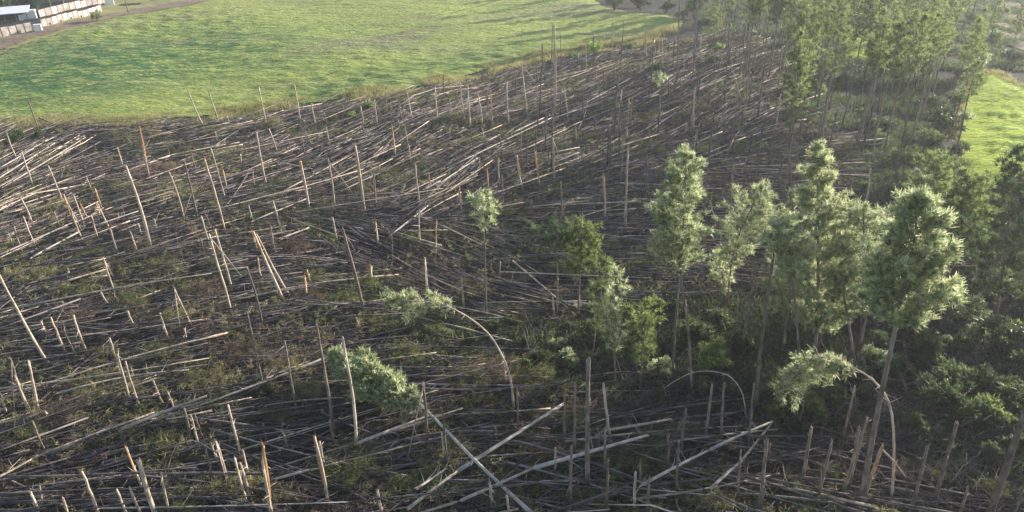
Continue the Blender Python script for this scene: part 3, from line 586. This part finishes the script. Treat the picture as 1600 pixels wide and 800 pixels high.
key_tree('pine_tree', [(1345, 785), (1374, 630), (1404, 490), (1428, 390), (1432, 303)], .52, (lambda t: .3 + 3.5 * min(1, t * 1.5 + .45) * (max(0, 1 - t) ** .75)), 170, 9, 24, 'broad round-crowned pine on a long dark leaning stem', 'pine tree', 'needle_pale', .26, W=.05, L=.42)
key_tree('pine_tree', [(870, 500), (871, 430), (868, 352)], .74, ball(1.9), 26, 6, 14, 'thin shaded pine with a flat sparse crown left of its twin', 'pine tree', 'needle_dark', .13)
key_tree('pine_tree', [(903, 502), (906, 430), (912, 350)], .55, ball(2.0), 60, 7, 16, 'thin shaded pine with a drooping crown, right of a sparser twin', 'pine tree', 'needle', .13)
for i, (bx, by, tx, ty, r, lab) in enumerate([(925, 560, 945, 405, 1.25, 'sapling pine with feathery crown just right of the thin shaded pines'), (960, 600, 962, 420, 1.2, 'sapling pine with many thin branches in front of the dark clearing'),
        (1000, 610, 1010, 470, 1.2, 'sapling pine left of the crossing pines, olive crown'), (1138, 480, 1122, 395, 1.2, 'tiny pine at the foot of the lopsided young pine')]):
    key_tree('pine_sapling', [(bx, by), ((bx + tx) / 2, (by + ty) / 2), (tx, ty)], .35, ball(r), 48, 6, 14, lab, 'young pine', 'needle_pale' if i % 2 else 'needle', .08)
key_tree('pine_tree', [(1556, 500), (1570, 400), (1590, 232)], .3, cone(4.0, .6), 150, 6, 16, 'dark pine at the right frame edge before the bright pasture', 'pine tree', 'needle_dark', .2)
key_tree('pine_tree', [(1520, 420), (1514, 350), (1510, 275)], .25, ball(2.8), 150, 7, 16, 'short bushy pine standing left of the dark edge pine', 'pine tree', 'needle', .15)
key_tree('pine_tree', [(1470, 430), (1462, 350), (1458, 240)], .3, ball(2.3), 110, 7, 14, 'yellowish pine rising behind the broad round-crowned pine', 'pine tree', 'needle', .15)
# bent and toppled pines
key_tree('arched_pine', [(803, 642), (799, 600), (790, 568), (770, 530), (745, 505), (715, 486), (685, 474), (650, 470), (606, 470)], .66, (lambda t: .3 + 1.6 * min(1, t * 3) * (1 - t) ** .5), 26, 9, 16, 'arched pale pine bent over to the left, tufted tip hanging', 'bent pine', 'needle_pale', .13, 'pale', W=.06, tip_r=.03, droop=.35, sweep=1.0)
key_tree('arched_pine', [(1393, 782), (1397, 710), (1392, 640), (1372, 602), (1340, 578), (1305, 567), (1272, 566), (1235, 585)], .62, (lambda t: .3 + 2.0 * min(1, t * 2.5) * (1 - t) ** .3), 46, 9, 14, 'bare hoop-bent pine in the shade, pale crown drooping at its tip', 'bent pine', 'needle_pale', .13, 'pale', W=.06, tip_r=.03, droop=1.1, sweep=.7)
key_tree('arched_pine', [(1166, 655), (1160, 615), (1140, 588), (1110, 580), (1080, 583), (1050, 598), (1030, 614)], .9, ball(.5), 10, 5, 10, 'thin low arched sapling bent to the left among shaded bushes', 'bent pine', 'needle_dark', .07, 'pale', tip_r=.03)
lb = P(832, 816); b2 = P(745, 722, 1.6); b3 = P(650, 626, 2.8); b4 = P(590, 590, 3.0); b5 = P(528, 553, 2.6)
key_tree('toppled_pine', [], .5, (lambda t: .4 + 2.9 * min(1, t * 3 + .2) * (1 - t) ** .5), 52, 15, 22, 'toppled pine with bushy green crown and straight white trunk', 'toppled pine', 'needle_pale', .19, 'white', pts3=[lb + [0, 0, .8], b2, b3, b4, b5], W=.1, L=.55, up=.1, tip_r=.04, asym=(-.4, -1.1, -.35), sweep=.8)

# ------------------------------------------------------------------ the stand of slender pines at the upper right
variants = []
for v in range(6):
    mt, ml = MB(), MB(); hh = 20.; pts = np.array([[.25 * math.sin(i * .4 + v), .25 * math.cos(i * .33 + v * 2) - .25 * math.cos(v * 2), i * hh / 12] for i in range(13)]); pts[:, 0] -= pts[0, 0]
    mt.tube(pts, [.17 * (1 - .8 * i / 12) for i in range(13)], 7)
    crown_on_axis(pts[(7, 8, 8, 7, 8, 6)[v]:], (cone(2.4), ball(1.8), cone(2.0), ball(2.2), cone(2.7), ball(1.6))[v], 60, 6, 12, ml, mt, .45, .06)
    for s in range(14):
        i = rng.integers(2, 7); a = rng.random() * 6.28; mt.tube([pts[i], pts[i] + np.array([math.cos(a), math.sin(a), .15]) * rng.uniform(.4, 1.6)], [.03, .01], 3, cap=False)
    variants.append((mt.mesh('trunk', M['bark'], smooth=True), ml.mesh('crown', M['needle'])))
def stand_tree(px, py, h, v, cat='pine tree', dark=False, lean=None):
    b = P(px, py); b[2] -= .1; e = link('pine_tree', None, None, b); s = h / 20.
    e.scale = (s * rng.uniform(.85, 1.2),) * 2 + (s,); e.rotation_euler = (rng.normal(0, .03), rng.normal(0, .03), rng.random() * 6.28)
    link('trunk', variants[v][0], e); link('crown', variants[v][1], e)
    tag(e, None, cat, 'slender pines of the standing grove')
    tx, ty, _ = proj(b + [0, 0, h * .5]); noun = ('tall' if h > 19 else 'shorter') + (' full-crowned' if v in (0, 4) else ' narrow-crowned' if v in (2, 5) else ' round-headed') + ' pine'
    want(e, noun, min(tx, 1598), max(ty, 2)); return e
ST = [(1238, 185, 21), (1285, 200, 22), (1255, 180, 20), (1200, 130, 20), (1175, 120, 19), (1213, 150, 21), (1300, 175, 21), (1355, 190, 22), (1272, 160, 19), (1230, 130, 18), (1222, 312, 22), (1232, 308, 20), (1340, 230, 21),
      (1362, 250, 20), (1400, 278, 22), (1380, 240, 21), (1320, 130, 20), (1250, 100, 20), (1280, 110, 21), (1190, 90, 19), (1160, 80, 18), (1350, 120, 20), (1300, 90, 20), (1220, 80, 20), (1260, 60, 19), (1130, 60, 18),
      (1180, 50, 18), (1330, 70, 18), (1420, 230, 20), (1440, 190, 21), (1430, 140, 20), (1460, 150, 20), (1480, 220, 19), (1470, 110, 20), (1440, 90, 19), (1500, 150, 16), (1410, 170, 20), (1390, 150, 19), (1480, 80, 19), (1420, 60, 18),
      (1210, 40, 19), (1290, 40, 19), (1240, 20, 18), (1460, 50, 18), (1340, 30, 18), (1390, 25, 18), (1170, 20, 17), (1120, 15, 16), (1500, 60, 15), (1200, 10, 18), (1280, 10, 18), (1430, 15, 18), (1480, 20, 17)]
for k in range(32):
    x = rng.uniform(1110, 1500); y = rng.uniform(-5, 240)
    if x < 1240: y = min(y, 120)
    if 1300 < x < 1410 and 90 < y < 175: y = 60
    if x > 1440: y = max(y, 90)
    ST.append((x, y, rng.uniform(17, 22)))
ST += [(1640, 215, 17), (1675, 250, 18), (1655, 300, 16), (1490, 255, 15), (1530, 112, 16), (1572, 118, 14), (1610, 95, 16), (1545, 70, 17), (1590, 55, 17), (1520, 25, 18), (1560, 10, 18), (1610, 15, 18), (1630, 130, 15), (1505, 165, 12)]  # first three stand unseen right of the frame, added to shade the pasture
for k in range(14): ST.append((rng.uniform(1065, 1185), rng.uniform(0, 48), rng.uniform(20, 24)))
ST += [(890, -22, 20), (930, -18, 21), (960, -24, 21), (1000, -12, 20), (1035, -20, 21), (1000, 2, 24), (955, -5, 24), (1045, 4, 24), (1075, -8, 20), (1105, -14, 20), (1140, -10, 20)]
for i, (x, y, h) in enumerate(ST): stand_tree(x + rng.normal(0, 2), y, h, i % 6)

# ------------------------------------------------------------------ bushes
bushes = {}
for kd, mm in (('leaf', 'leaf'), ('bright', 'leaf_bright'), ('olive', 'needle'), ('silver', 'needle_pale')):
    bushes[kd] = []
    for v in range(3):
        ml, mt = MB(), MB(); cl = []; ou = []
        for st in range(9):
            a = rng.random() * 6.28; r = rng.uniform(.1, .75); tip = np.array([math.cos(a) * r, math.sin(a) * r, rng.uniform(.6, 1.25)])
            mt.tube([[0, 0, 0], tip * [.4, .4, .5], tip], [.03, .02, .01], 4, cap=False)
            for q in range(8):
                d = unit(rng.normal(size=3) + [0, 0, .3]); c = tip + d * .34 * rng.uniform(.5, 1) * [1, 1, .9]; cl.append(c); ou.append(d)
        ml.quads(needle_cloud(np.array(cl), np.array(ou), 22, .17, .06, .3, .8))
        bushes[kd].append((ml.mesh('foliage', M[mm]), mt.mesh('stems', M['bark'])))
def bush(px, py, rpx, kd, hfac=1.0, label=None):
    b = P(px, py + rpx * .75); s = rpx / ppm(b); b[2] -= .05; fo, stm = bushes[kd][rng.integers(3)]
    e = link('bush', None, None, b); e.scale = (s * 1.15, s * 1.15, s * hfac * rng.uniform(.95, 1.3)); e.rotation_euler = (0, 0, rng.random() * 6.28)
    link('foliage', fo, e); link('stems', stm, e)
    tag(e, label, 'bush', 'bushes surviving among the pines')
    if not label: want(e, {'leaf': 'dark green leafy bush', 'bright': 'bright yellow-green bush', 'olive': 'olive feathery bush', 'silver': 'pale silvery bush'}[kd], px, py)
    return e
bush(552, 182, 8, 'bright', label='small yellow-green bush glowing at the meadow edge')
BU = """1080,520,30 l|1120,500,35 l|1150,535,35 l|1180,590,30 l|1110,560,30 o|1200,610,30 l|1240,615,25 l|1270,640,25 l|1300,620,28 l|1360,560,30 o|1370,530,22 l|1400,570,30 l|1440,545,35 l|1470,580,35 l|1500,540,35 l|1530,590,35 l
1560,520,35 l|1590,560,35 l|1450,620,40 l|1500,640,40 l|1550,640,40 o|1590,620,35 l|1420,660,28 l|1480,695,24 l|1310,502,13 b|1330,650,20 l|980,500,28 o|1010,545,28 o|960,545,26 l|930,520,24 l|890,560,24 o|850,560,22 l
1020,480,18 o|1500,480,30 o|1540,465,22 l|1590,410,25 o|1140,610,20 l|1090,600,18 l|520,187,9 l|575,168,12 o|30,215,12 l|62,212,12 l|95,208,10 o|1380,200,20 l|1400,245,22 o|1440,225,26 l|1470,195,28 l|1450,165,24 l
1480,270,24 o|1405,300,22 l|1350,295,18 l|1435,285,24 o|1525,305,28 l|1555,335,32 l|1590,300,32 l|1500,335,26 o|1270,130,17 l|1290,108,17 o|1320,125,15 l|1345,175,14 o|1370,110,20 l|1400,118,20 o|1440,110,26 l
1030,125,18 o|1022,105,14 o|1110,97,14 o|1125,75,10 b|930,78,12 b|900,88,10 o|860,100,10 o|985,75,9 o|960,6,14 l|1000,8,18 l|1040,12,14 l|1085,15,18 o|1130,22,18 l|1065,25,12 o|1270,135,18 o|1360,190,12 l|1375,215,14 o
1205,640,22 o|1240,660,18 l|1180,640,16 l|1290,590,20 o|1350,610,22 l|1385,600,16 l|1540,700,24 l|1590,690,26 l|1430,590,26 o|1490,610,26 l|1180,360,10 o|1540,400,20 l|1560,440,22 o|1430,500,24 l|1465,530,24 o|1400,520,20 l
1050,540,18 l|1030,575,18 o|905,600,18 o|870,585,16 l|940,590,16 l|1060,480,14 l|1550,60,16 o|1580,90,16 l|1530,100,18 o|1500,120,18 l|1560,20,16 o|1590,40,14 l|1520,30,14 l|1490,160,20 l|1500,190,18 o|1495,235,20 l|1600,470,26 l
1240,340,9 o|640,500,9 l|670,525,10 l|700,520,10 o|740,530,11 l|770,510,11 l|800,500,12 o|820,530,13 l|845,505,13 l|870,535,14 o|890,510,13 l|920,560,15 o|780,560,11 l|820,570,12 o|660,560,10 l|700,570,10 l|900,480,13 o|850,470,11 l|930,480,14 l|1000,520,16 l|965,500,15 o|1060,600,16 l|1120,640,15 l|820,350,12 l|835,362,14 o|1420,330,20 l|1460,320,22 o|1360,340,14 l|1390,330,16 o|1570,600,30 l|1520,520,26 o|1600,520,24 o"""
for row in BU.replace('\n', '|').split('|'):
    a, kd = row.split(); x, y, r = [float(v) for v in a.split(',')]
    kd = 's' if (kd == 'o' and rng.random() < .35) else kd
    bush(x, y, r * rng.uniform(.7, 1.05), {'l': 'leaf', 'b': 'bright', 'o': 'olive', 's': 'silver'}[kd])

# ------------------------------------------------------------------ heaps of fallen boughs
heaps = {}
for kd, mm in (('green', 'slash_green'), ('straw', 'slash_straw'), ('brown', 'slash_brown')):
    heaps[kd] = []
    for v in range(3):
        ml, mt = MB(), MB(); cl = []; ou = []; mt.tube([[-1.1, 0, .04], [0, .05, .1], [1.1, 0, .05]], [.03, .028, .012], 5)
        for st in range(60):
            a = rng.normal(.0, .5); c0 = np.array([rng.normal(-.1, .55), rng.normal(0, .42), abs(rng.normal(0, .14))]); L = rng.uniform(.3, .8)
            tip = c0 + np.array([math.cos(a) * L, math.sin(a) * L, rng.uniform(-.02, .18)])
            mt.tube([[np.clip(c0[0], -1, 1), .02, .06], c0, (c0 + tip) / 2 + [0, 0, .06], tip], [.012, .012, .009, .004], 3, cap=False)
            for q in range(5):
                u = rng.uniform(.2, 1); cl.append(c0 + (tip - c0) * u + rng.normal(0, .04, 3)); ou.append(unit(tip - c0))
        ml.quads(needle_cloud(np.array(cl), np.array(ou), 6, .15, .016, .25, .5))
        heaps[kd].append((ml.mesh('needles', M[mm]), mt.mesh('boughs', M['litter'])))
def heap(px, py, rpx, kd, label=None, rot=None, asp=1.0):
    b = P(px, py); s = rpx / ppm(b); e = link('brush_heap', None, None, b + [0, 0, .4])
    a = dirang(px, py); q1 = P(px + 12 * math.cos(a), py - 12 * math.sin(a)); wd = q1 - b
    e.scale = (s, s * asp, min(s, 2.2) * 1.1); e.rotation_euler = (0, 0, math.atan2(wd[1], wd[0]) + rng.normal(0, .2))
    v = heaps[kd][rng.integers(3)]; link('needles', v[0], e); link('boughs', v[1], e)
    tag(e, label, 'brush heap', 'heaps of fallen pine boughs')
    if not label: want(e, {'green': 'green heap of fallen boughs', 'straw': 'yellowish heap of fallen boughs', 'brown': 'rusty heap of fallen boughs'}[kd], px, py)
heap(135, 620, 70, 'straw', 'long straw-coloured brush heap in front of the pale leaning pole')
heap(840, 608, 60, 'straw', 'low golden brush heap right of the arched pale pine')
HP = """330,600,48 s|360,772,52 s|280,792,40 g|30,682,38 g|80,332,30 s|240,275,34 b|270,310,38 s|340,250,26 s|110,465,30 g|125,500,26 b|740,457,38 s|690,716,42 s|640,772,48 g|520,748,48 g|430,782,28 s|720,600,30 g|880,668,34 g|1010,702,34 g
1060,682,26 g|970,722,34 g|450,582,36 s|370,560,30 b|280,500,26 s|520,482,34 g|900,165,26 g|950,172,22 g|870,240,20 g|850,262,20 g|740,230,22 g|1150,240,20 g|250,425,28 g|310,462,30 b|15,302,24 b|1240,782,42 g|1105,792,34 s|1180,682,26 g
660,520,34 g|460,392,26 b|820,590,40 g|760,590,40 b|620,560,34 g|560,720,34 g|480,470,26 b|200,480,30 g|60,440,24 s|700,480,24 g|90,660,40 b|150,300,30 g|20,440,34 s|420,300,24 g|540,300,22 g|180,220,28 g|420,200,22 s|330,215,22 g
620,210,20 g|700,190,20 g|1030,150,18 g|1090,240,20 g|980,250,20 g|780,340,24 g|640,380,26 g|560,450,30 g|880,430,26 g|930,390,22 g|1180,450,22 g|850,720,30 b|760,780,34 g|900,790,34 g|1320,690,26 g|1400,740,26 b|1290,740,20 g|420,660,30 g|250,700,26 g
600,640,30 b|470,620,30 g|230,560,30 g|160,560,26 s|330,420,26 g|1440,740,26 g|1540,770,26 g"""
for row in HP.replace('\n', '|').split('|'):
    a, kd = row.split(); x, y, r = [float(v) for v in a.split(',')]; heap(x, y, r, {'s': 'straw', 'g': 'green', 'b': 'brown'}[kd])

for nm, mt_, lb_, n_, ph in (('needle_litter', 'slash_green', 'patchy olive litter of torn needles between the logs', 24000, 0.), ('brown_litter', 'slash_brown', 'brown litter of dead needles and bark between the logs', 15000, 2.), ('straw_litter', 'slash_straw', 'yellowed litter of dead needles catching the sun', 9000, 4.)):
    cl = []; k = 0
    while k < n_:
        X = rng.uniform(bx0, bx1, 5000); Y = rng.uniform(by0, by1, 5000); ok = inpoly(X, Y, bw)
        w_ = np.sin(X * .21 + ph + 1.9 * np.sin(Y * .16 + ph)) + np.sin(Y * .33 + X * .1 + ph * 2) + .6 * np.sin(X * .8 + Y * .7) + rng.normal(0, .35, 5000)
        ok &= w_ > .55
        q = np.stack([X[ok], Y[ok], H(X[ok], Y[ok]) + abs(rng.normal(0, .45, ok.sum())) + .15], -1); cl.append(q); k += len(q)
    cl = np.concatenate(cl)[:n_]; m = MB(); m.quads(needle_cloud(cl, unit(rng.normal(size=cl.shape) * [1.4, 1, .3]), 7, .45, .05, .3, .6))
    tag(link(nm, m.mesh(nm, M[mt_])), lb_, 'needle litter', kind='stuff')

# ------------------------------------------------------------------ grass and ground cover (nobody could count it)
def tufts(name, material, poly, n, h, wd, label, clump=6, keep=None, zoff=0.):
    pw = np.array(PP(poly)); (x0, y0), (x1, y1) = pw.min(0), pw.max(0); pts = []
    while len(pts) < n:
        X = rng.uniform(x0, x1, 4000); Y = rng.uniform(y0, y1, 4000); ok = inpoly(X, Y, pw)
        ok &= (np.sin(X * .35 + 1.7 * np.sin(Y * .2)) + np.cos(Y * .4 + X * .13) + rng.normal(0, .5, 4000)) > -.25
        pts.extend(np.stack([X[ok], Y[ok]], -1).tolist())
    pts = np.array(pts[:n]); c = np.column_stack([pts, H(pts[:, 0], pts[:, 1]) + zoff])
    c = np.repeat(c, clump, 0); k = len(c); c[:, :2] += rng.normal(0, .2, (k, 2))
    d = unit(rng.normal(size=(k, 3)) * [.6, .6, .2] + [0, 0, 1]); mb = MB(); mb.quads(blades(c, d, h * rng.uniform(.4, 1.3, k), wd))
    return tag(link(name, mb.mesh(name, material)), label, 'ground cover', kind='stuff')
strip = [(x, y - 7) for x, y in edge_px] + [(x, y + 12) for x, y in edge_px[::-1]]
tufts('edge_grass', M['grass_edge'], strip, 9000, .8, .07, 'rough straw-coloured grass fringing the meadow', 7, zoff=.05)
tufts('undergrowth', M['needle'], [(560, 500), (760, 470), (950, 450), (1100, 450), (1200, 420), (1320, 420), (1320, 640), (1000, 640), (780, 560), (650, 560)], 6000, .7, .05, 'low rough green undergrowth below the surviving pines', 6)
tufts('forest_undergrowth', M['leaf'], [(1150, 440), (1360, 300), (1420, 180), (1460, 60), (1660, 60), (1490, 130), (1500, 250), (1700, 340), (1700, 780), (1480, 760), (1300, 690), (1180, 650)], 8000, .8, .09, 'dark green undergrowth covering the shaded ground at right', 6)
tufts('grove_undergrowth', M['leaf'], [(1080, 0), (1460, -20), (1460, 180), (1380, 240), (1300, 130), (1200, 100), (1100, 60)], 9000, 1.0, .12, 'low green cover under the slender standing pines', 6)
tufts('grove_floor_cover', M['leaf'], [(1230, 130), (1420, 110), (1440, 290), (1350, 330), (1300, 260)], 5000, .7, .08, 'dark low cover on the shaded ground inside the grove', 6)
tufts('blowdown_weeds', M['slash_green'], [(0, 220), (420, 190), (800, 130), (1100, 80), (1250, 200), (1200, 420), (900, 480), (720, 560), (1000, 660), (1300, 760), (1300, 840), (-60, 840), (-60, 230)], 14000, .55, .05, 'sparse weeds and grass between the fallen trunks', 5)

# ------------------------------------------------------------------ yard at the far left: panel walls, open shed, tank, boxes, pole
def wall_row(px0, px1, n, h, label, gaps=(), hole=False):
    a, b = P(*px0), P(*px1); d = b - a; L = np.linalg.norm(d[:2]); ax = d[:2] / L
    e = link('panel_wall', None, None, a); pw = L / n
    for i in range(n):
        if i in gaps: continue
        q = (np.array([*(ax * (i + .5) * pw), 0])); q[2] = H(a[0] + q[0], a[1] + q[1]) - a[2] + .1
        m = MB(); hh = h * rng.uniform(.88, 1.05); m.box(q, pw * .86, .14, hh, ax); link('panel', m.mesh('panel', M['concrete']), e)
        m = MB(); m.box(q + [*(ax * pw * .5), 0], pw * .08, .22, hh * 1.08, ax); link('post', m.mesh('post', M['wood_pole']), e)
        if hole and i % 2:
            m = MB(); m.box(q + [ax[1] * .09, -ax[0] * .09, .05], pw * .3, .06, hh * .3, ax); link('opening_shade', m.mesh('opening_shade', M['dark']), e)  # plate on the panel face, its dark colour stands in for a hole's shade
    tag(e, label, 'wall', 'pale block walls round the yard')
wall_row((-20, 63), (52, 48), 6, 2.6, 'low pale wall of square panels nearest the frame corner')
wall_row((66, 43), (160, 19), 12, 2.2, 'pale wall of narrow panels running towards the meadow track', hole=True)
wall_row((62, 27), (178, 3), 13, 2.4, 'rear pale lattice wall behind the narrow-panelled wall')
# shed
a, b = P(-25, 40), P(44, 31); d = b - a; L = np.linalg.norm(d[:2]); ax = d[:2] / L; back = np.array([-ax[1], ax[0]])
e = link('open_shed', None, None, a)
def shp(u, v, z=0): return np.array([*(ax * u + back * v), z])
m = MB(); v = [shp(-.8, -1, 3.0), shp(L + .8, -1, 3.0), shp(L + .8, 8, 4.2), shp(-.8, 8, 4.2)]; v += [q + [0, 0, .15] for q in v]
m.add(v, [(3, 2, 1, 0), (4, 5, 6, 7), (0, 1, 5, 4), (1, 2, 6, 5), (2, 3, 7, 6), (3, 0, 4, 7)]); link('roof', m.mesh('roof', M['roof']), e)
m = MB(); m.box(shp(L / 2, 7.2, .1), L, .2, 3.7, ax); link('wall', m.mesh('wall', M['dark']), e)
for k in range(5):
    m = MB(); m.box(shp(L * k / 4, -.4, 0), .25, .25, 2.95, ax); link('post', m.mesh('post', M['wood_pole']), e)
tag(e, 'long open shed with pale sheet roof and dark interior', 'shed')
def crate(px, py, sx, sy, sz, name, label, cat, mt='white_paint'):
    b = P(px, py); e = link(name, None, None, b + [0, 0, .1]); m = MB(); m.box((0, 0, 0), sx, sy, sz, ax); link('body', m.mesh('body', M[mt]), e)
    m = MB(); m.box((0, 0, sz + .002), sx * 1.06, sy * 1.06, .12, ax); link('lid', m.mesh('lid', M[mt]), e); tag(e, label, cat)
crate(61, 49, 2.0, 1.6, 1.9, 'water_tank', 'white square tank in the gap between two pale walls', 'tank')
crate(49, 29, 3.6, 2.5, 2.6, 'storage_box', 'larger whitish storage box at the end of the open shed', 'storage box')
crate(35, 32, 1.6, 1.4, 1.7, 'storage_box', 'small white box against the front of the open shed', 'storage box')
crate(172, 8, 3.0, 2.0, 1.9, 'storage_box', 'pale box at the far end of the lattice wall', 'storage box')
b = P(201, 22); m = MB(); m.tube([[0, 0, 0], [0, 0, 5.2]], [.16, .11], 8); o = link('utility_pole', m.mesh('utility_pole', M['wood_pole'], smooth=True), None, b)
m = MB(); m.box((0, 0, 4.7), 1.6, .12, .14, ax); link('crossarm', m.mesh('crossarm', M['wood_pole']), o); tag(o, 'wooden utility pole beside the dirt track behind the meadow', 'pole')
tufts('pasture_grass', M['grass_edge'], [(1490, 275), (1488, 200), (1500, 155), (1518, 118), (1548, 106), (1620, 140), (1620, 150), (1550, 118), (1526, 126), (1512, 160), (1504, 205), (1506, 265)], 1100, .7, .07, 'rough grass along the border of the bright pasture', 5)
tufts('scrub_cover', M['leaf'], [(1440, -20), (1700, -25), (1700, 140), (1550, 105), (1500, 130), (1450, 160)], 7000, 1.1, .14, 'low scrub over the hazy ground beyond the pasture', 6)
# leafy trees behind the yard
def leafy(px, py, h, rr, mm, label):
    b = P(px, py); e = link('broadleaf_tree', None, None, b); mt, ml = MB(), MB()
    mt.tube([[0, 0, 0], [.1, 0, h * .3], [0, .1, h * .55]], [.3, .22, .12], 8); cl = []; ou = []
    for s in range(12):
        a = rng.random() * 6.28; q = np.array([math.cos(a) * rr * rng.uniform(.2, .75), math.sin(a) * rr * rng.uniform(.2, .75), h * rng.uniform(.45, .95)])
        mt.tube([[0, .1, h * .45], q * .7 + [0, 0, h * .12], q], [.1, .06, .02], 4, cap=False)
        for k in range(45):
            d = unit(rng.normal(size=3)); cl.append(q + d * rr * .42 * rng.uniform(.5, 1)); ou.append(d)
    ml.quads(needle_cloud(np.array(cl), np.array(ou), 14, .32, .22, .2, .8)); link('trunk', mt.mesh('trunk', M['bark']), e); link('crown', ml.mesh('crown', M[mm]), e)
    tag(e, label, 'tree')
leafy(6, 24, 8, 3.2, 'leaf_bright', 'yellow-green leafy tree behind the open shed at the frame corner')
leafy(38, 20, 6.5, 3.0, 'leaf', 'darker round leafy tree behind the open shed')
leafy(142, 4, 6, 2.6, 'leaf_bright', 'sparse leafy tree behind the lattice wall')
for i, x in enumerate((60, 80, 100, 120, -10, 20, 140)):
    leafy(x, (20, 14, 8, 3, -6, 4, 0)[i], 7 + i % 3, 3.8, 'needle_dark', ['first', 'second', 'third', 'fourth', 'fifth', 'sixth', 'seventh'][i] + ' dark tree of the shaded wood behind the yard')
bush(152, 26, 11, 'olive', .8, 'scrubby olive bush at the end of the narrow-panelled wall')
flush_labels()

# ------------------------------------------------------------------ haze
hz = bpy.data.materials.new('morning_haze'); hz.use_nodes = True; N = hz.node_tree.nodes; N.remove(N['Principled BSDF'])
pv = N.new('ShaderNodeVolumePrincipled'); pv.inputs['Color'].default_value = (.93, .96, 1, 1); pv.inputs['Density'].default_value = HAZE; pv.inputs['Anisotropy'].default_value = .4
hz.node_tree.links.new(pv.outputs[0], N['Material Output'].inputs['Volume'])
m = MB(); m.box((0, 0, -3.5), 2560, 2560, 46.5); tag(link('haze', m.mesh('haze', hz)), 'thin pale morning haze over the far trees', 'haze', kind='stuff')
